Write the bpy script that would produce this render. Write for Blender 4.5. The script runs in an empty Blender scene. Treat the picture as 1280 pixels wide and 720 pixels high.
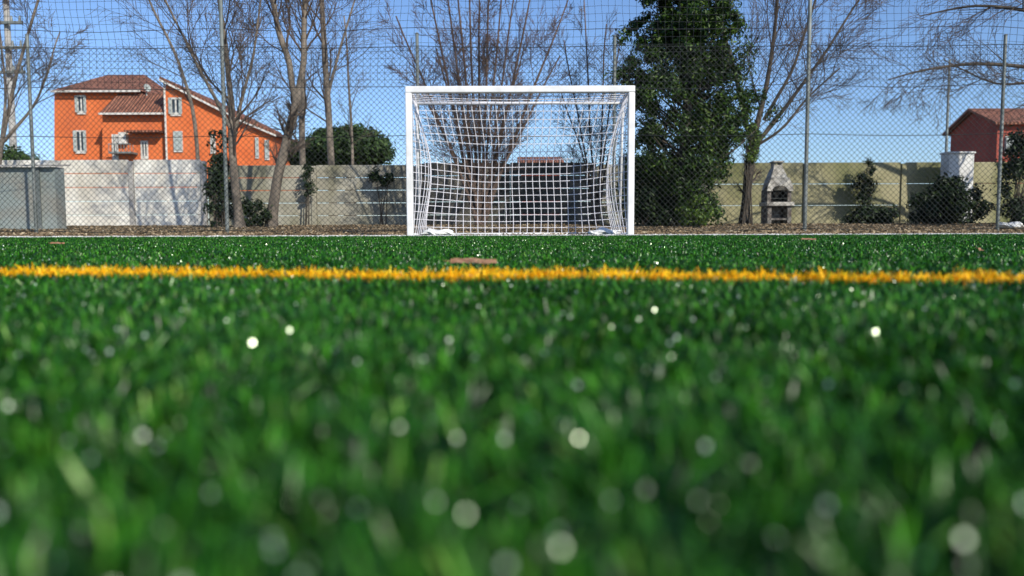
import bpy, math, random
import numpy as np
from mathutils import Vector, Matrix
random.seed(7); rng=np.random.default_rng(11)
scene=bpy.context.scene
COL=scene.collection

# ------------------------------------------------------------------ camera
FPX=985.0; CAMZ=0.095
PITCH=math.atan(73/985.0); ROLL=math.radians(0.18)
cam=bpy.data.cameras.new("camera"); camo=bpy.data.objects.new("camera",cam); COL.objects.link(camo)
cam.sensor_width=36; cam.lens=FPX/1280*36; cam.clip_start=0.01; cam.clip_end=3000
CM=Matrix.Rotation(math.pi/2-PITCH,4,'X')@Matrix.Rotation(-ROLL,4,'Z')
camo.matrix_world=Matrix.Translation((0,0,CAMZ))@CM
cam.dof.use_dof=True; cam.dof.focus_distance=6.0; cam.dof.aperture_fstop=3.8; cam.dof.aperture_blades=0
scene.camera=camo
R3=CM.to_3x3()
def sv(u,v,D):
    """survey: world x,z of a sight line at distance D"""
    d=R3@Vector(((u-640)/FPX,(360-v)/FPX,-1)); k=D/d.y
    return d.x*k, CAMZ+d.z*k
def P(u,v,D):
    x,z=sv(u,v,D); return Vector((x,D,z))
def X(u,D,v=250): return sv(u,v,D)[0]
def Z(v,D,u=640): return sv(u,v,D)[1]

# ------------------------------------------------------------------ world, sun
SUN=Vector((0.56,-0.83,0.66)).normalized()
w=bpy.data.worlds.new("World"); scene.world=w; w.use_nodes=True
nt=w.node_tree; bg=nt.nodes["Background"]
sky=nt.nodes.new("ShaderNodeTexSky"); sky.sky_type='NISHITA'; sky.sun_disc=False
sky.sun_elevation=math.asin(SUN.z); sky.sun_rotation=math.atan2(SUN.x,SUN.y)
sky.air_density=1.0; sky.dust_density=0.5; sky.ozone_density=3.5
mxs=nt.nodes.new("ShaderNodeMix"); mxs.data_type='RGBA'; mxs.blend_type='MULTIPLY'; mxs.inputs[0].default_value=1
mxs.inputs[7].default_value=(0.86,0.96,1.14,1)
nt.links.new(sky.outputs[0],mxs.inputs[6]); nt.links.new(mxs.outputs[2],bg.inputs[0]); bg.inputs[1].default_value=0.135
sl=bpy.data.lights.new("sun",'SUN'); sl.energy=5.0; sl.angle=math.radians(0.5); sl.color=(1,0.94,0.82)
so=bpy.data.objects.new("sun",sl); COL.objects.link(so); so.rotation_euler=SUN.to_track_quat('Z','Y').to_euler(); so.location=(5,-8,10)
scene.view_settings.view_transform='Standard'; scene.view_settings.look='None'; scene.view_settings.exposure=0

# ------------------------------------------------------------------ materials
def newmat(name):
    m=bpy.data.materials.new(name); m.use_nodes=True; t=m.node_tree
    return m,t,t.nodes["Principled BSDF"]
def ramp(t,src,stops):
    r=t.nodes.new("ShaderNodeValToRGB"); e=r.color_ramp.elements
    while len(e)<len(stops): e.new(0.5)
    for i,(p,c) in enumerate(stops):
        e[i].position=p; e[i].color=(*c,1) if len(c)==3 else c
    t.links.new(src,r.inputs[0]); return r.outputs[0]
def mixc(t,a,b,f,mode='MIX'):
    n=t.nodes.new("ShaderNodeMix"); n.data_type='RGBA'; n.blend_type=mode
    for s,v in ((0,f),(6,a),(7,b)):
        if isinstance(v,bpy.types.NodeSocket): t.links.new(v,n.inputs[s])
        else: n.inputs[s].default_value=v if s==0 else (*v,1)
    return n.outputs[2]
def noise(t,scale,detail=4,vec=None,stretch=None):
    n=t.nodes.new("ShaderNodeTexNoise"); n.inputs["Scale"].default_value=scale; n.inputs["Detail"].default_value=detail
    tc=t.nodes.new("ShaderNodeNewGeometry")
    src=tc.outputs["Position"]
    if stretch:
        mp=t.nodes.new("ShaderNodeMapping"); mp.inputs["Scale"].default_value=stretch
        t.links.new(src,mp.inputs[0]); src=mp.outputs[0]
    t.links.new(src,n.inputs["Vector"]); return n.outputs[0]
def mat(name,c1,c2,rough=0.7,scale=3,bump=0.0,bscale=None,stretch=None,metal=0,spec=0.5,bdist=0.02,c3=None,scale3=0.8,stretch3=None):
    m,t,b=newmat(name)
    n=noise(t,scale,6,stretch=stretch)
    c=ramp(t,n,[(0.32,c1),(0.68,c2)])
    if c3:
        n3=noise(t,scale3,5,stretch=stretch3)
        f=ramp(t,n3,[(0.45,(0,0,0)),(0.65,(1,1,1))])
        c=mixc(t,c,c3,f)
    t.links.new(c,b.inputs["Base Color"])
    b.inputs["Roughness"].default_value=rough; b.inputs["Metallic"].default_value=metal
    b.inputs["Specular IOR Level"].default_value=spec
    if bump:
        bn=noise(t,bscale or scale*4,5,stretch=stretch); bp=t.nodes.new("ShaderNodeBump"); bp.inputs["Strength"].default_value=bump
        bp.inputs["Distance"].default_value=bdist
        t.links.new(bn,bp.inputs["Height"]); t.links.new(bp.outputs[0],b.inputs["Normal"])
    return m
def leafmat(name,stops,rough=0.45,spec=0.5,trans=0.25,hgrad=None,patch=None):
    m,t,b=newmat(name)
    g=t.nodes.new("ShaderNodeNewGeometry")
    c=ramp(t,g.outputs["Random Per Island"],stops)
    if patch:
        pn=noise(t,patch[0],2,stretch=(1,1,0.02) if patch[0]>20 else None)
        c=mixc(t,c,ramp(t,pn,[(0.35,patch[1]),(0.62,patch[2])]),1.0,'MULTIPLY')
        if patch[0]>20:
            pn=noise(t,patch[0]*.1,3,stretch=(1,1,0.02))
            c=mixc(t,c,ramp(t,pn,[(0.35,(.62,.68,.6)),(0.65,(1.08,1.05,1))]),1.0,'MULTIPLY')
    if hgrad:  # darker towards the blade root: shade between blades painted into the colour
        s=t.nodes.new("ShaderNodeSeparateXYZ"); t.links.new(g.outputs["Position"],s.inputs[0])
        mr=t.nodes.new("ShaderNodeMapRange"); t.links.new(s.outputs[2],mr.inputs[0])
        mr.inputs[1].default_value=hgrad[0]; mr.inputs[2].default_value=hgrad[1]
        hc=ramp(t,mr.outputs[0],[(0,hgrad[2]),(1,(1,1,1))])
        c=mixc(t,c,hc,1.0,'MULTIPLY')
    t.links.new(c,b.inputs["Base Color"]); b.inputs["Roughness"].default_value=rough
    b.inputs["Specular IOR Level"].default_value=spec
    if trans:
        tr=t.nodes.new("ShaderNodeBsdfTranslucent"); t.links.new(c,tr.inputs[0])
        mx=t.nodes.new("ShaderNodeMixShader"); mx.inputs[0].default_value=trans
        t.links.new(b.outputs[0],mx.inputs[1]); t.links.new(tr.outputs[0],mx.inputs[2])
        t.links.new(mx.outputs[0],t.nodes["Material Output"].inputs[0])
    return m

M={}
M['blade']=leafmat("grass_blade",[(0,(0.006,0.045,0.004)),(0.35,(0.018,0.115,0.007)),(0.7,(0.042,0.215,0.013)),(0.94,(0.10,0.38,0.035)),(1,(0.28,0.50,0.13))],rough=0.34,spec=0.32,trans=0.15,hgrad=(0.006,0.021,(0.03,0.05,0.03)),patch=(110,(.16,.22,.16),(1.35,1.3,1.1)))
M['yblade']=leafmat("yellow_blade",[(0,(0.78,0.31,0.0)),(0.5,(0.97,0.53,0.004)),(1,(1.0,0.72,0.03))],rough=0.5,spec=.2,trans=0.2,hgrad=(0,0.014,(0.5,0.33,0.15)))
M['wblade']=leafmat("white_blade",[(0,(0.7,0.72,0.7)),(1,(0.88,0.88,0.87))],rough=0.5,trans=0.1)
M['turf']=mat("turf_base",(0.004,0.016,0.003),(0.010,0.04,0.006),0.95,60,spec=.1)
M['ground']=mat("soil",(0.10,0.08,0.05),(0.22,0.17,0.11),0.95,6,0.6,40,c3=(0.07,0.08,0.035),scale3=0.5)
M['litter']=leafmat("dry_leaf",[(0,(0.08,0.055,0.03)),(0.4,(0.19,0.135,0.08)),(0.8,(0.34,0.25,0.15)),(1,(0.50,0.42,0.29))],rough=0.8,spec=.2,trans=0.1,patch=(3,(.55,.55,.55),(1.1,1.1,1.1)))
M['bark']=mat("bark",(0.085,0.07,0.055),(0.23,0.19,0.15),0.85,9,0.7,30,stretch=(1,1,0.3))
M['twig']=mat("twig_bark",(0.045,0.033,0.026),(0.10,0.072,0.055),0.8,4)
M['redtwig']=mat("reddish_twig_bark",(0.045,0.027,0.021),(0.10,0.06,0.046),0.8,4)
M['redstem']=mat("brown_stem_bark",(0.06,0.04,0.03),(0.15,0.10,0.078),0.85,9,0.6,30,stretch=(1,1,0.3))
M['darkbark']=mat("dark_bark",(0.04,0.032,0.025),(0.10,0.08,0.06),0.85,9,0.6,30,stretch=(1,1,0.3))
M['evleaf']=leafmat("evergreen_leaf",[(0,(0.011,0.030,0.005)),(0.5,(0.030,0.072,0.010)),(0.85,(0.065,0.13,0.018)),(1,(0.15,0.22,0.045))],rough=0.45,spec=.32,trans=0.2,patch=(2.2,(.5,.5,.5),(1.15,1.15,1.05)))
M['freshleaf']=leafmat("light_leaf",[(0,(0.06,0.12,0.02)),(0.5,(0.12,0.22,0.03)),(1,(0.24,0.33,0.07))],rough=0.45,trans=0.3)
M['ivy']=leafmat("ivy_leaf",[(0,(0.005,0.012,0.005)),(0.6,(0.014,0.032,0.009)),(1,(0.05,0.08,0.025))],rough=0.5,spec=.3,trans=0.15)
M['pineleaf']=leafmat("round_crown_leaf",[(0,(0.015,0.04,0.010)),(0.6,(0.04,0.08,0.018)),(1,(0.08,0.13,0.035))],rough=0.6,spec=.3,trans=0.15,patch=(.9,(.5,.5,.5),(1.1,1.1,1.1)))
M['white']=mat("white_paint",(0.74,0.74,0.74),(0.84,0.84,0.85),0.35,3,c3=(.66,.65,.63),scale3=5)
M['net']=mat("net_cord",(0.78,0.76,0.80),(0.88,0.86,0.90),0.7,8)
M['galv']=mat("galvanised_post",(0.13,0.15,0.14),(0.24,0.26,0.25),0.5,6,metal=0.2)
M['wire']=mat("coated_wire",(0.016,0.02,0.02),(0.035,0.04,0.04),0.7,5,spec=.2)
M['blacknet']=mat("black_net",(0.012,0.013,0.018),(0.025,0.027,0.035),0.8,5,spec=.2)
M['pale']=mat("pale_concrete",(0.68,0.65,0.58),(0.82,0.80,0.73),0.9,2.2,0.5,40,c3=(0.56,0.52,0.44),scale3=1.6,stretch3=(1,1,0.35))
M['grey']=mat("grey_concrete",(0.24,0.225,0.17),(0.40,0.38,0.31),0.9,1.8,0.5,40,c3=(0.15,0.145,0.085),scale3=1.2,stretch3=(1,1,0.3))
M['dark']=mat("shade_darkened_concrete",(0.10,0.09,0.08),(0.18,0.165,0.14),0.9,1.8,0.5,40,c3=(0.07,0.065,0.05),scale3=1.2,stretch3=(1,1,0.3))  # concrete colour darkened to paint in the evergreen's shade behind the goal
M['moss']=mat("mossy_concrete",(0.25,0.23,0.12),(0.36,0.33,0.20),0.9,1.5,0.5,30,c3=(0.13,0.14,0.05),scale3=0.9,stretch3=(1,1,0.3))
M['orange']=mat("orange_render",(0.58,0.125,0.03),(0.72,0.18,0.05),0.85,0.8,0.3,30,c3=(.5,.12,.04),scale3=.35,stretch3=(1,1,.4))
M['dorange']=mat("red_render",(0.30,0.06,0.04),(0.40,0.085,0.052),0.85,1.0,0.2,30)
M['trim']=mat("pale_trim",(0.5,0.48,0.43),(0.68,0.65,0.6),0.7,4)
M['shutter']=mat("grey_shutter",(0.34,0.38,0.36),(0.48,0.52,0.5),0.6,4,0.5,60,stretch=(0.1,0.1,4))
M['glass']=mat("dark_glass",(0.02,0.03,0.04),(0.06,0.08,0.10),0.1,2)
M['cream']=mat("cream_masonry",(0.36,0.34,0.30),(0.64,0.61,0.55),0.9,9,0.7,40,c3=(0.20,0.185,0.165),scale3=6)
M['rough']=mat("rough_grey_masonry",(0.10,0.09,0.085),(0.26,0.24,0.21),0.95,14,0.8,30,c3=(.09,.065,.055),scale3=6)
M['soot']=mat("soot",(0.008,0.008,0.008),(0.02,0.018,0.016),0.95,8)
M['sheet']=mat("grey_sheet_metal",(0.23,0.27,0.255),(0.33,0.37,0.35),0.6,1.5,spec=.25,c3=(0.28,0.275,0.24),scale3=2)
M['concrete']=mat("concrete",(0.3,0.29,0.27),(0.45,0.43,0.4),0.9,4,0.3,30)
M['bag']=mat("white_fabric",(0.62,0.62,0.60),(0.8,0.8,0.78),0.8,20,0.8,25)
M['whitewash']=mat("white_render",(0.55,0.54,0.51),(0.74,0.73,0.7),0.9,3,0.3,25)
def tilemat():
    m,t,b=newmat("roof_tile")
    c=ramp(t,noise(t,2.5,6),[(0.3,(0.17,0.06,0.035)),(0.7,(0.36,0.15,0.09))])
    wv=t.nodes.new("ShaderNodeTexWave"); wv.bands_direction='X'; wv.inputs["Scale"].default_value=1.6; wv.inputs["Distortion"].default_value=0.4
    g=t.nodes.new("ShaderNodeNewGeometry"); t.links.new(g.outputs["Position"],wv.inputs["Vector"])
    c2=mixc(t,c,(0.06,0.03,0.02),ramp(t,wv.outputs[1],[(0.0,(0.7,0.7,0.7)),(0.4,(0,0,0))]))
    t.links.new(c2,b.inputs["Base Color"]); b.inputs["Roughness"].default_value=0.85
    bp=t.nodes.new("ShaderNodeBump"); bp.inputs["Distance"].default_value=0.06; t.links.new(wv.outputs[1],bp.inputs["Height"]); t.links.new(bp.outputs[0],b.inputs["Normal"])
    return m
M['tile']=tilemat()

# ------------------------------------------------------------------ mesh builder
class B:
    def __init__(s): s.v=[]; s.f=[]
    def face(s,pts):
        i=len(s.v); s.v+= [tuple(p) for p in pts]; s.f.append(tuple(range(i,i+len(pts))))
    def box(s,x0,x1,y0,y1,z0,z1,bev=0.0):
        if bev<=0:
            i=len(s.v)
            s.v+=[(x0,y0,z0),(x1,y0,z0),(x1,y1,z0),(x0,y1,z0),(x0,y0,z1),(x1,y0,z1),(x1,y1,z1),(x0,y1,z1)]
            s.f+=[tuple(i+k for k in q) for q in ((0,3,2,1),(4,5,6,7),(0,1,5,4),(1,2,6,5),(2,3,7,6),(3,0,4,7))]
        else:
            import bmesh
            bm=bmesh.new(); bmesh.ops.create_cube(bm,size=1)
            for v in bm.verts: v.co=Vector(((x0+x1)/2+v.co.x*(x1-x0),(y0+y1)/2+v.co.y*(y1-y0),(z0+z1)/2+v.co.z*(z1-z0)))
            bmesh.ops.bevel(bm,geom=bm.edges[:],offset=bev,segments=2,affect='EDGES',profile=0.5)
            i=len(s.v); bm.verts.index_update(); s.v+=[tuple(v.co) for v in bm.verts]; s.f+=[tuple(i+v.index for v in f.verts) for f in bm.faces]; bm.free()
    def tube(s,pts,rad,n=6,cap=True):
        pts=[Vector(p) for p in pts]
        if not hasattr(rad,'__len__'): rad=[rad]*len(pts)
        i0=len(s.v); m=len(pts); ref=None
        cs=[(math.cos(2*math.pi*j/n),math.sin(2*math.pi*j/n)) for j in range(n)]
        for k,p in enumerate(pts):
            d=(pts[min(k+1,m-1)]-pts[max(k-1,0)])
            if d.length<1e-9: d=Vector((0,0,1))
            d.normalize()
            if ref is None:
                ref=Vector((1,0,0)) if abs(d.x)<0.7 else Vector((0,1,0))
            a=(ref-d*ref.dot(d)).normalized(); ref=a; b=d.cross(a); r_=rad[k]
            for c_,s_ in cs:
                s.v.append((p.x+(a.x*c_+b.x*s_)*r_,p.y+(a.y*c_+b.y*s_)*r_,p.z+(a.z*c_+b.z*s_)*r_))
        for k in range(m-1):
            for j in range(n):
                a0=i0+k*n+j; a1=i0+k*n+(j+1)%n
                s.f.append((a0,a1,a1+n,a0+n))
        if cap:
            s.f.append(tuple(i0+j for j in range(n))[::-1]); s.f.append(tuple(i0+(m-1)*n+j for j in range(n)))
def thing(name,label,cat,origin=(0,0,0),group=None):
    o=bpy.data.objects.new(name,None); o.empty_display_size=0.2; o.location=origin; COL.objects.link(o)
    o["label"]=label; o["category"]=cat
    if group:o["group"]=group
    return o
def mk(name,b,m,parent=None,origin=None,smooth=False,label=None,cat=None,kind=None,group=None):
    if parent is not None and origin is None: 
        org=Vector((0,0,0)); q=parent
        while q is not None: org+=q.location; q=q.parent
        loc=Vector((0,0,0))
    else:
        org=Vector(origin or (0,0,0)); loc=org
    me=bpy.data.meshes.new(name)
    if isinstance(b,B):
        v=np.array(b.v,dtype=np.float64)-np.array(org)
        me.from_pydata(v.tolist(),[],b.f)
    else:
        V,F=b; V=V-np.array(org); nv=len(V); 
        me.vertices.add(nv); me.vertices.foreach_set("co",V.astype(np.float32).ravel())
        flat=np.concatenate([f.ravel() for f in F]).astype(np.int32)
        tot=np.concatenate([np.full(len(f),f.shape[1],np.int32) for f in F])
        st=np.concatenate([[0],np.cumsum(tot)[:-1]]).astype(np.int32)
        me.loops.add(len(flat)); me.loops.foreach_set("vertex_index",flat)
        me.polygons.add(len(tot)); me.polygons.foreach_set("loop_start",st); me.polygons.foreach_set("loop_total",tot)
        me.update(calc_edges=True)
    me.materials.append(m)
    if smooth: me.polygons.foreach_set("use_smooth",[True]*len(me.polygons))
    o=bpy.data.objects.new(name,me); COL.objects.link(o); o.location=loc
    if parent is not None: o.parent=parent
    if label:o["label"]=label
    if cat:o["category"]=cat
    if kind:o["kind"]=kind
    if group:o["group"]=group
    return o

# ------------------------------------------------------------------ ground
def gz(y):
    return float(np.interp(y,[11.2,12.2,16,19],[0.0,0.05,0.17,0.19]))-0.004
b=B()
ys=[-600,-20,0,11.2,11.7,12.2,13.5,14.8,16,17.5,19,30,100,900]; xs=[-900,-40,-10,0,10,40,900]
for y in ys:
    for x in xs: b.v.append((x,y,gz(y)))
nx=len(xs)
for j in range(len(ys)-1):
    for i in range(nx-1): b.f.append((j*nx+i,j*nx+i+1,(j+1)*nx+i+1,(j+1)*nx+i))
mk("ground",b,M['ground'],kind="structure",label="bare brown soil strewn with dry leaves",cat="ground")
b=B(); b.face([(-25,-12,0),(25,-12,0),(25,11.0,0),(-25,11.0,0)])
mk("turf_field",b,M['turf'],kind="structure",label="dark green base of the artificial turf pitch",cat="ground")

# ---- blades : 6 verts each (root, knee, blunt end)
def make_blades(x,y,sc,off,r,hk=1.0,hv=.45):
    n=len(x)
    l1=np.sin(x*9+y*5.3)+np.sin(x*23-y*17)*0.6; l2=np.cos(x*7-y*11)+np.sin(x*19+y*27)*0.6
    tuft=np.sin(x*311+y*173)*np.cos(x*157-y*289)
    H=(0.0205+0.0008*l1+0.0028*tuft)*(0.97-hv/2+hv*r.random(n))*hk
    az=np.arctan2(off[:,1]+0.0009*l1,off[:,0]+0.0009*l2)+r.normal(0,0.7,n)
    lean=np.clip(np.abs(r.normal(0.42,0.30,n)),0,1.2)
    dx=np.cos(az)*np.sin(lean); dy=np.sin(az)*np.sin(lean); dz=np.cos(lean)
    fa=az+math.pi/2+r.normal(0,0.6,n); wdt=0.00074*sc*(0.8+0.5*r.random(n))
    W=np.stack([np.cos(fa)*wdt,np.sin(fa)*wdt,r.normal(0,0.25,n)*wdt],1)
    V=np.zeros((n,6,3)); base=np.stack([x,y,np.zeros(n)],1); Hc=H[:,None]
    mid=base+np.stack([dx*0.45,dy*0.45,0.35+dz*0.35],1)*Hc
    curl=0.5+1.0*r.random(n)
    tip=mid+np.stack([dx*curl,dy*curl,dz*0.5-curl*0.12],1)*Hc
    V[:,0]=base-W; V[:,1]=base+W; V[:,2]=mid+W; V[:,3]=mid-W; V[:,4]=tip+W*.55; V[:,5]=tip-W*.55
    return V
def emit(v,name,m,**k):
    n=len(v); i=np.arange(n)*6
    q=np.concatenate([np.stack([i,i+1,i+2,i+3],1),np.stack([i+3,i+2,i+4,i+5],1)])
    return mk(name,(v.reshape(-1,3),[q]),m,**k)
LSL=-0.15
def line_y(x): return 1.285+LSL*x+0.006*np.sin(x*7)
GLY=10.05
def field(N,seed):
    r=np.random.default_rng(seed)
    rr=np.linspace(0.02,13.5,4000); den=np.where(rr<0.9,1,(0.9/rr)**1.6)
    cdf=np.cumsum(rr*den); cdf/=cdf[-1]
    K=9; nt_=N//K
    rad=np.interp(r.random(nt_),cdf,rr); ang=(r.random(nt_)-0.5)*math.radians(124)
    tx=np.repeat(np.sin(ang)*rad,K); ty=np.repeat(np.cos(ang)*rad-0.25,K); rad=np.repeat(rad,K)
    n=len(tx); sc=np.where(rad<0.9,1,(rad/0.9)**0.64)
    off=r.normal(0,0.0021,(n,2))*np.minimum(sc,3)[:,None]
    x=tx+off[:,0]; y=ty+off[:,1]
    keep=(y<10.98)&(np.abs(x)<14)&(np.hypot(x,y)>0.05)&(np.abs(y-line_y(x))>0.041+.006*r.random(n))&(np.abs(y-GLY-0.01*x)>0.05)
    x,y,sc,off=x[keep],y[keep],sc[keep],off[keep]
    return make_blades(x,y,sc,off,r)
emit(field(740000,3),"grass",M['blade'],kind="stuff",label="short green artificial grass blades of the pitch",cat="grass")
r=np.random.default_rng(8)
nt_=3300; tx=(r.random(nt_)-.5)*5.0; ty=line_y(tx)+(r.random(nt_)-.5)*0.088; th=np.repeat(.82+.42*r.random(nt_),9)
x=np.repeat(tx,9); y=np.repeat(ty,9); off=r.normal(0,.0028,(len(x),2)); x=x+off[:,0]; y=y+off[:,1]
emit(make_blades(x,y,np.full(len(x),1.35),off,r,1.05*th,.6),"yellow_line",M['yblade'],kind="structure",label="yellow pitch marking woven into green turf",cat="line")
n=42000; x=(r.random(n)-.5)*26; y=GLY+.01*x+(r.random(n)-.5)*0.10
emit(make_blades(x,y,np.full(n,4.6),r.normal(0,.002,(n,2)),r,1.25),"white_line",M['wblade'],kind="structure",label="white goal line woven into green turf",cat="line")
# glossy flakes added to imitate sun glints on fibre ends, angled to catch the sun
r=np.random.default_rng(5)
HV=(SUN+Vector((0,-1,0.25)).normalized()).normalized()
nf=1300
rad=0.17+5.5*r.random(nf)**1.2; ang=(r.random(nf)-0.5)*1.5
fx=np.sin(ang)*rad; fy=np.cos(ang)*rad; fz=0.019+0.005*r.random(nf)
Vf=np.zeros((nf,4,3)); Nn=np.array(HV)[None]+r.normal(0,0.5,(nf,3)); Nn/=np.linalg.norm(Nn,axis=1)[:,None]
A=np.cross(Nn,np.array([0,0,1.0])); A/=np.linalg.norm(A,axis=1)[:,None]; C=np.cross(Nn,A)
s=(0.0004+0.0005*r.random(nf))*(1+rad*0.3)
cen=np.stack([fx,fy,fz],1)
for k,(a,c) in enumerate(((-1,-0.8),(1,-0.8),(1,1),(-1,1))): Vf[:,k]=cen+A*(a*s)[:,None]+C*(c*s*1.3)[:,None]
i=np.arange(nf)*4
md,t,bb=newmat("sun_glint"); bb.inputs["Base Color"].default_value=(0.72,0.82,0.62,1); bb.inputs["Roughness"].default_value=0.36; bb.inputs["Metallic"].default_value=0.6
mk("glint_flakes",(Vf.reshape(-1,3),[np.stack([i,i+1,i+2,i+3],1)]),md,kind="stuff",label="tiny shiny flakes added as sun glints on green turf",cat="glint_flakes")

# ---- leaf litter
def leafquads(pos,nrm,size,rg,asp=0.5,fold=0.25):
    n=len(pos); nrm=nrm/np.linalg.norm(nrm,axis=1)[:,None]
    a=rg.normal(size=(n,3)); a-=nrm*np.sum(a*nrm,1)[:,None]; a/=np.linalg.norm(a,axis=1)[:,None]
    c=np.cross(nrm,a); s=size[:,None]
    V=np.zeros((n,4,3)); V[:,0]=pos-a*s; V[:,1]=pos+c*s*asp+nrm*s*fold; V[:,2]=pos+a*s; V[:,3]=pos-c*s*asp+nrm*s*fold
    i=np.arange(n)*4
    return V.reshape(-1,3),[np.stack([i,i+1,i+2],1),np.stack([i,i+2,i+3],1)]
n=60000
ly=11.02+8*r.random(n)**1.5; lx=(r.random(n)-0.5)*2*(9+ly*0.3)
lz=np.interp(ly,[11.2,12.2,16,19],[0.0,0.05,0.17,0.19])+0.003+0.028*r.random(n)*(0.6+0.4*np.sin(lx*2.3)*np.sin(lx*0.9+1))
nr=r.normal(0,0.5,(n,3)); nr[:,2]=.8; nr[:,1]-=.35
mk("fallen_leaves",leafquads(np.stack([lx,ly,lz],1),nr,0.014+0.024*r.random(n),r),M['litter'],kind="stuff",label="brown dry leaves heaped behind the pitch",cat="leaves")
# single dry leaves on the turf
def dryleaf(px,py,L,rot,lab):
    D=0.069*FPX/(py-(287+ (640-px)*0.0031)); x0=X(px,D,py); o=(x0,D,0.026)
    b=B(); seg=8; rows=[]
    for k in range(seg+1):
        t=k/seg; wd=L*0.24*math.sin(math.pi*min(1,t*0.93+0.05))**0.8*(1+.16*math.sin(k*2.6)); zz=0.0015*math.sin(t*math.pi*1.6)+0.0012*math.sin(k*1.9)
        rows.append([((t-.5)*L,-wd,zz-0.003),((t-.5)*L,0,zz),((t-.5)*L,wd,zz+0.006)])
    cr,sr=math.cos(rot),math.sin(rot)
    for rw in rows:
        for p in rw: b.v.append((o[0]+p[0]*cr-p[1]*sr,o[1]+p[0]*sr+p[1]*cr,o[2]+p[2]))
    for k in range(seg):
        for j in range(2):
            a=k*3+j; b.f.append((a,a+3,a+4,a+1))
    b.tube([(o[0]-L*.5*cr,o[1]-L*.5*sr,o[2]+.001),(o[0]-L*.66*cr,o[1]-L*.66*sr,o[2]+.003)],[.0011,.0008],5)
    return mk("dry_leaf",b,mleaf,origin=o,label=lab,cat="leaf",smooth=True,group="dry leaves on the turf")
mleaf=mat("brown_leaf",(0.20,0.095,0.05),(0.42,0.24,0.14),0.8,60,0.4,200,bdist=0.002,spec=.2)
dryleaf(592,327,0.10,0.1,"curled brown dry leaf lying on the turf")
dryleaf(72,304,0.07,0.5,"small brown dry leaf lying on the turf")
dryleaf(1011,299,0.09,-0.3,"small brown dry leaf lying on the turf")
dryleaf(1225,312,0.05,0.9,"small brown dry leaf lying on the turf")

# ------------------------------------------------------------------ goal
GY=10.4; gx0=X(508,GY); gx1=X(793,GY); gt=Z(107,GY)
pw=0.085
goal=thing("football_goal","white metal football goal with white net on green turf","goal",((gx0+gx1)/2,GY,0))
b=B(); b.box(gx0,gx0+pw,GY,GY+0.10,0.0,gt-pw-0.001,0.012); mk("goal_post",b,M['white'],goal)
b=B(); b.box(gx1-pw,gx1,GY,GY+0.10,0.0,gt-pw-0.001,0.012); mk("goal_post",b,M['white'],goal)
b=B(); b.box(gx0,gx1,GY,GY+0.10,gt-pw,gt,0.012); mk("crossbar",b,M['white'],goal)
DT=0.78; DB=1.05
for xx in (gx0+0.05,gx1-0.05):
    b=B(); pts=[(xx,GY+0.1,gt-0.05),(xx,GY+DT*0.6,gt-0.05),(xx,GY+DT*0.92,gt-0.07),(xx,GY+DT,gt-0.14),(xx,GY+DT+0.06,gt-0.5),(xx,GY+DB,0.03)]
    b.tube(pts,0.018,8); mk("net_support",b,M['white'],goal,smooth=True)
    b=B(); b.tube([(xx,GY+0.1,0.03),(xx,GY+DB-0.02,0.03)],0.02,8); mk("ground_bar",b,M['white'],goal,smooth=True)
b=B(); b.tube([(gx0+0.05,GY+DT,gt-0.105),(gx1-0.05,GY+DT,gt-0.105)],0.018,8); mk("rear_top_bar",b,M['white'],goal,smooth=True)
b=B(); b.tube([(gx0+0.07,GY+DB,0.03),(gx1-0.07,GY+DB,0.03)],0.02,8); mk("ground_bar",b,M['white'],goal,smooth=True)
cx=(gx0+gx1)/2; hw0=(gx1-gx0)/2-0.06
def back(u,v):
    hw=hw0*(1-0.09*math.sin(math.pi*min(1,v*1.02))**1.2-0.07*v*v-(0.05*math.sin(math.pi*v)*v if u>0 else 0)*u)
    depth=DT+0.02+0.30*math.sin(v*math.pi*0.62)*(1-0.35*abs(u)**3)+0.02*math.sin(u*5+v*4)
    z=(gt-0.12)*(1-v)+0.03+0.008*math.sin(u*6.0+1)*v*(1-v)*4 - 0.07*(1-u*u)*math.sin(v*math.pi)
    return Vector((cx+u*hw+0.012*math.sin(v*9+u*3),GY+depth,max(z,0.02)))
def side(sg,u,v):
    f=Vector((cx+sg*(hw0+0.01),GY+0.09,(gt-0.10)*(1-v)+0.03)); bk=back(sg*1.0,v)
    p=f.lerp(bk,u); p.x-=sg*0.10*math.sin(math.pi*u)*math.sin(math.pi*v); return p
def roof(u,v):
    p=Vector((cx+u*hw0,GY+0.09+v*(DT-0.07),gt-0.075-0.03*v-0.05*math.sin(math.pi*v)*(1-u*u)))
    return p
b=B(); CR=0.0046
def lines(fn,us,vs,fu,fv):
    for u in us: b.tube([fn(u,v) for v in fv],CR,4,False)
    for v in vs: b.tube([fn(u,v) for u in fu],CR,4,False)
L=lambda a,c,n:[a+(c-a)*i/n for i in range(n+1)]
lines(back,L(-1,1,26),L(0,1,18),L(-1,1,50),L(0,1,34))
mk("back_net",b,M['net'],goal); 
for sg in (-1,1):
    b=B(); lines(lambda u,v:side(sg,u,v),L(0,1,8),L(0,1,18),L(0,1,10),L(0,1,30)); mk("side_net",b,M['net'],goal)
b=B(); lines(roof,L(-1,1,26),L(0,1,6),L(-1,1,30),L(0,1,8)); mk("roof_net",b,M['net'],goal)
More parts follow.
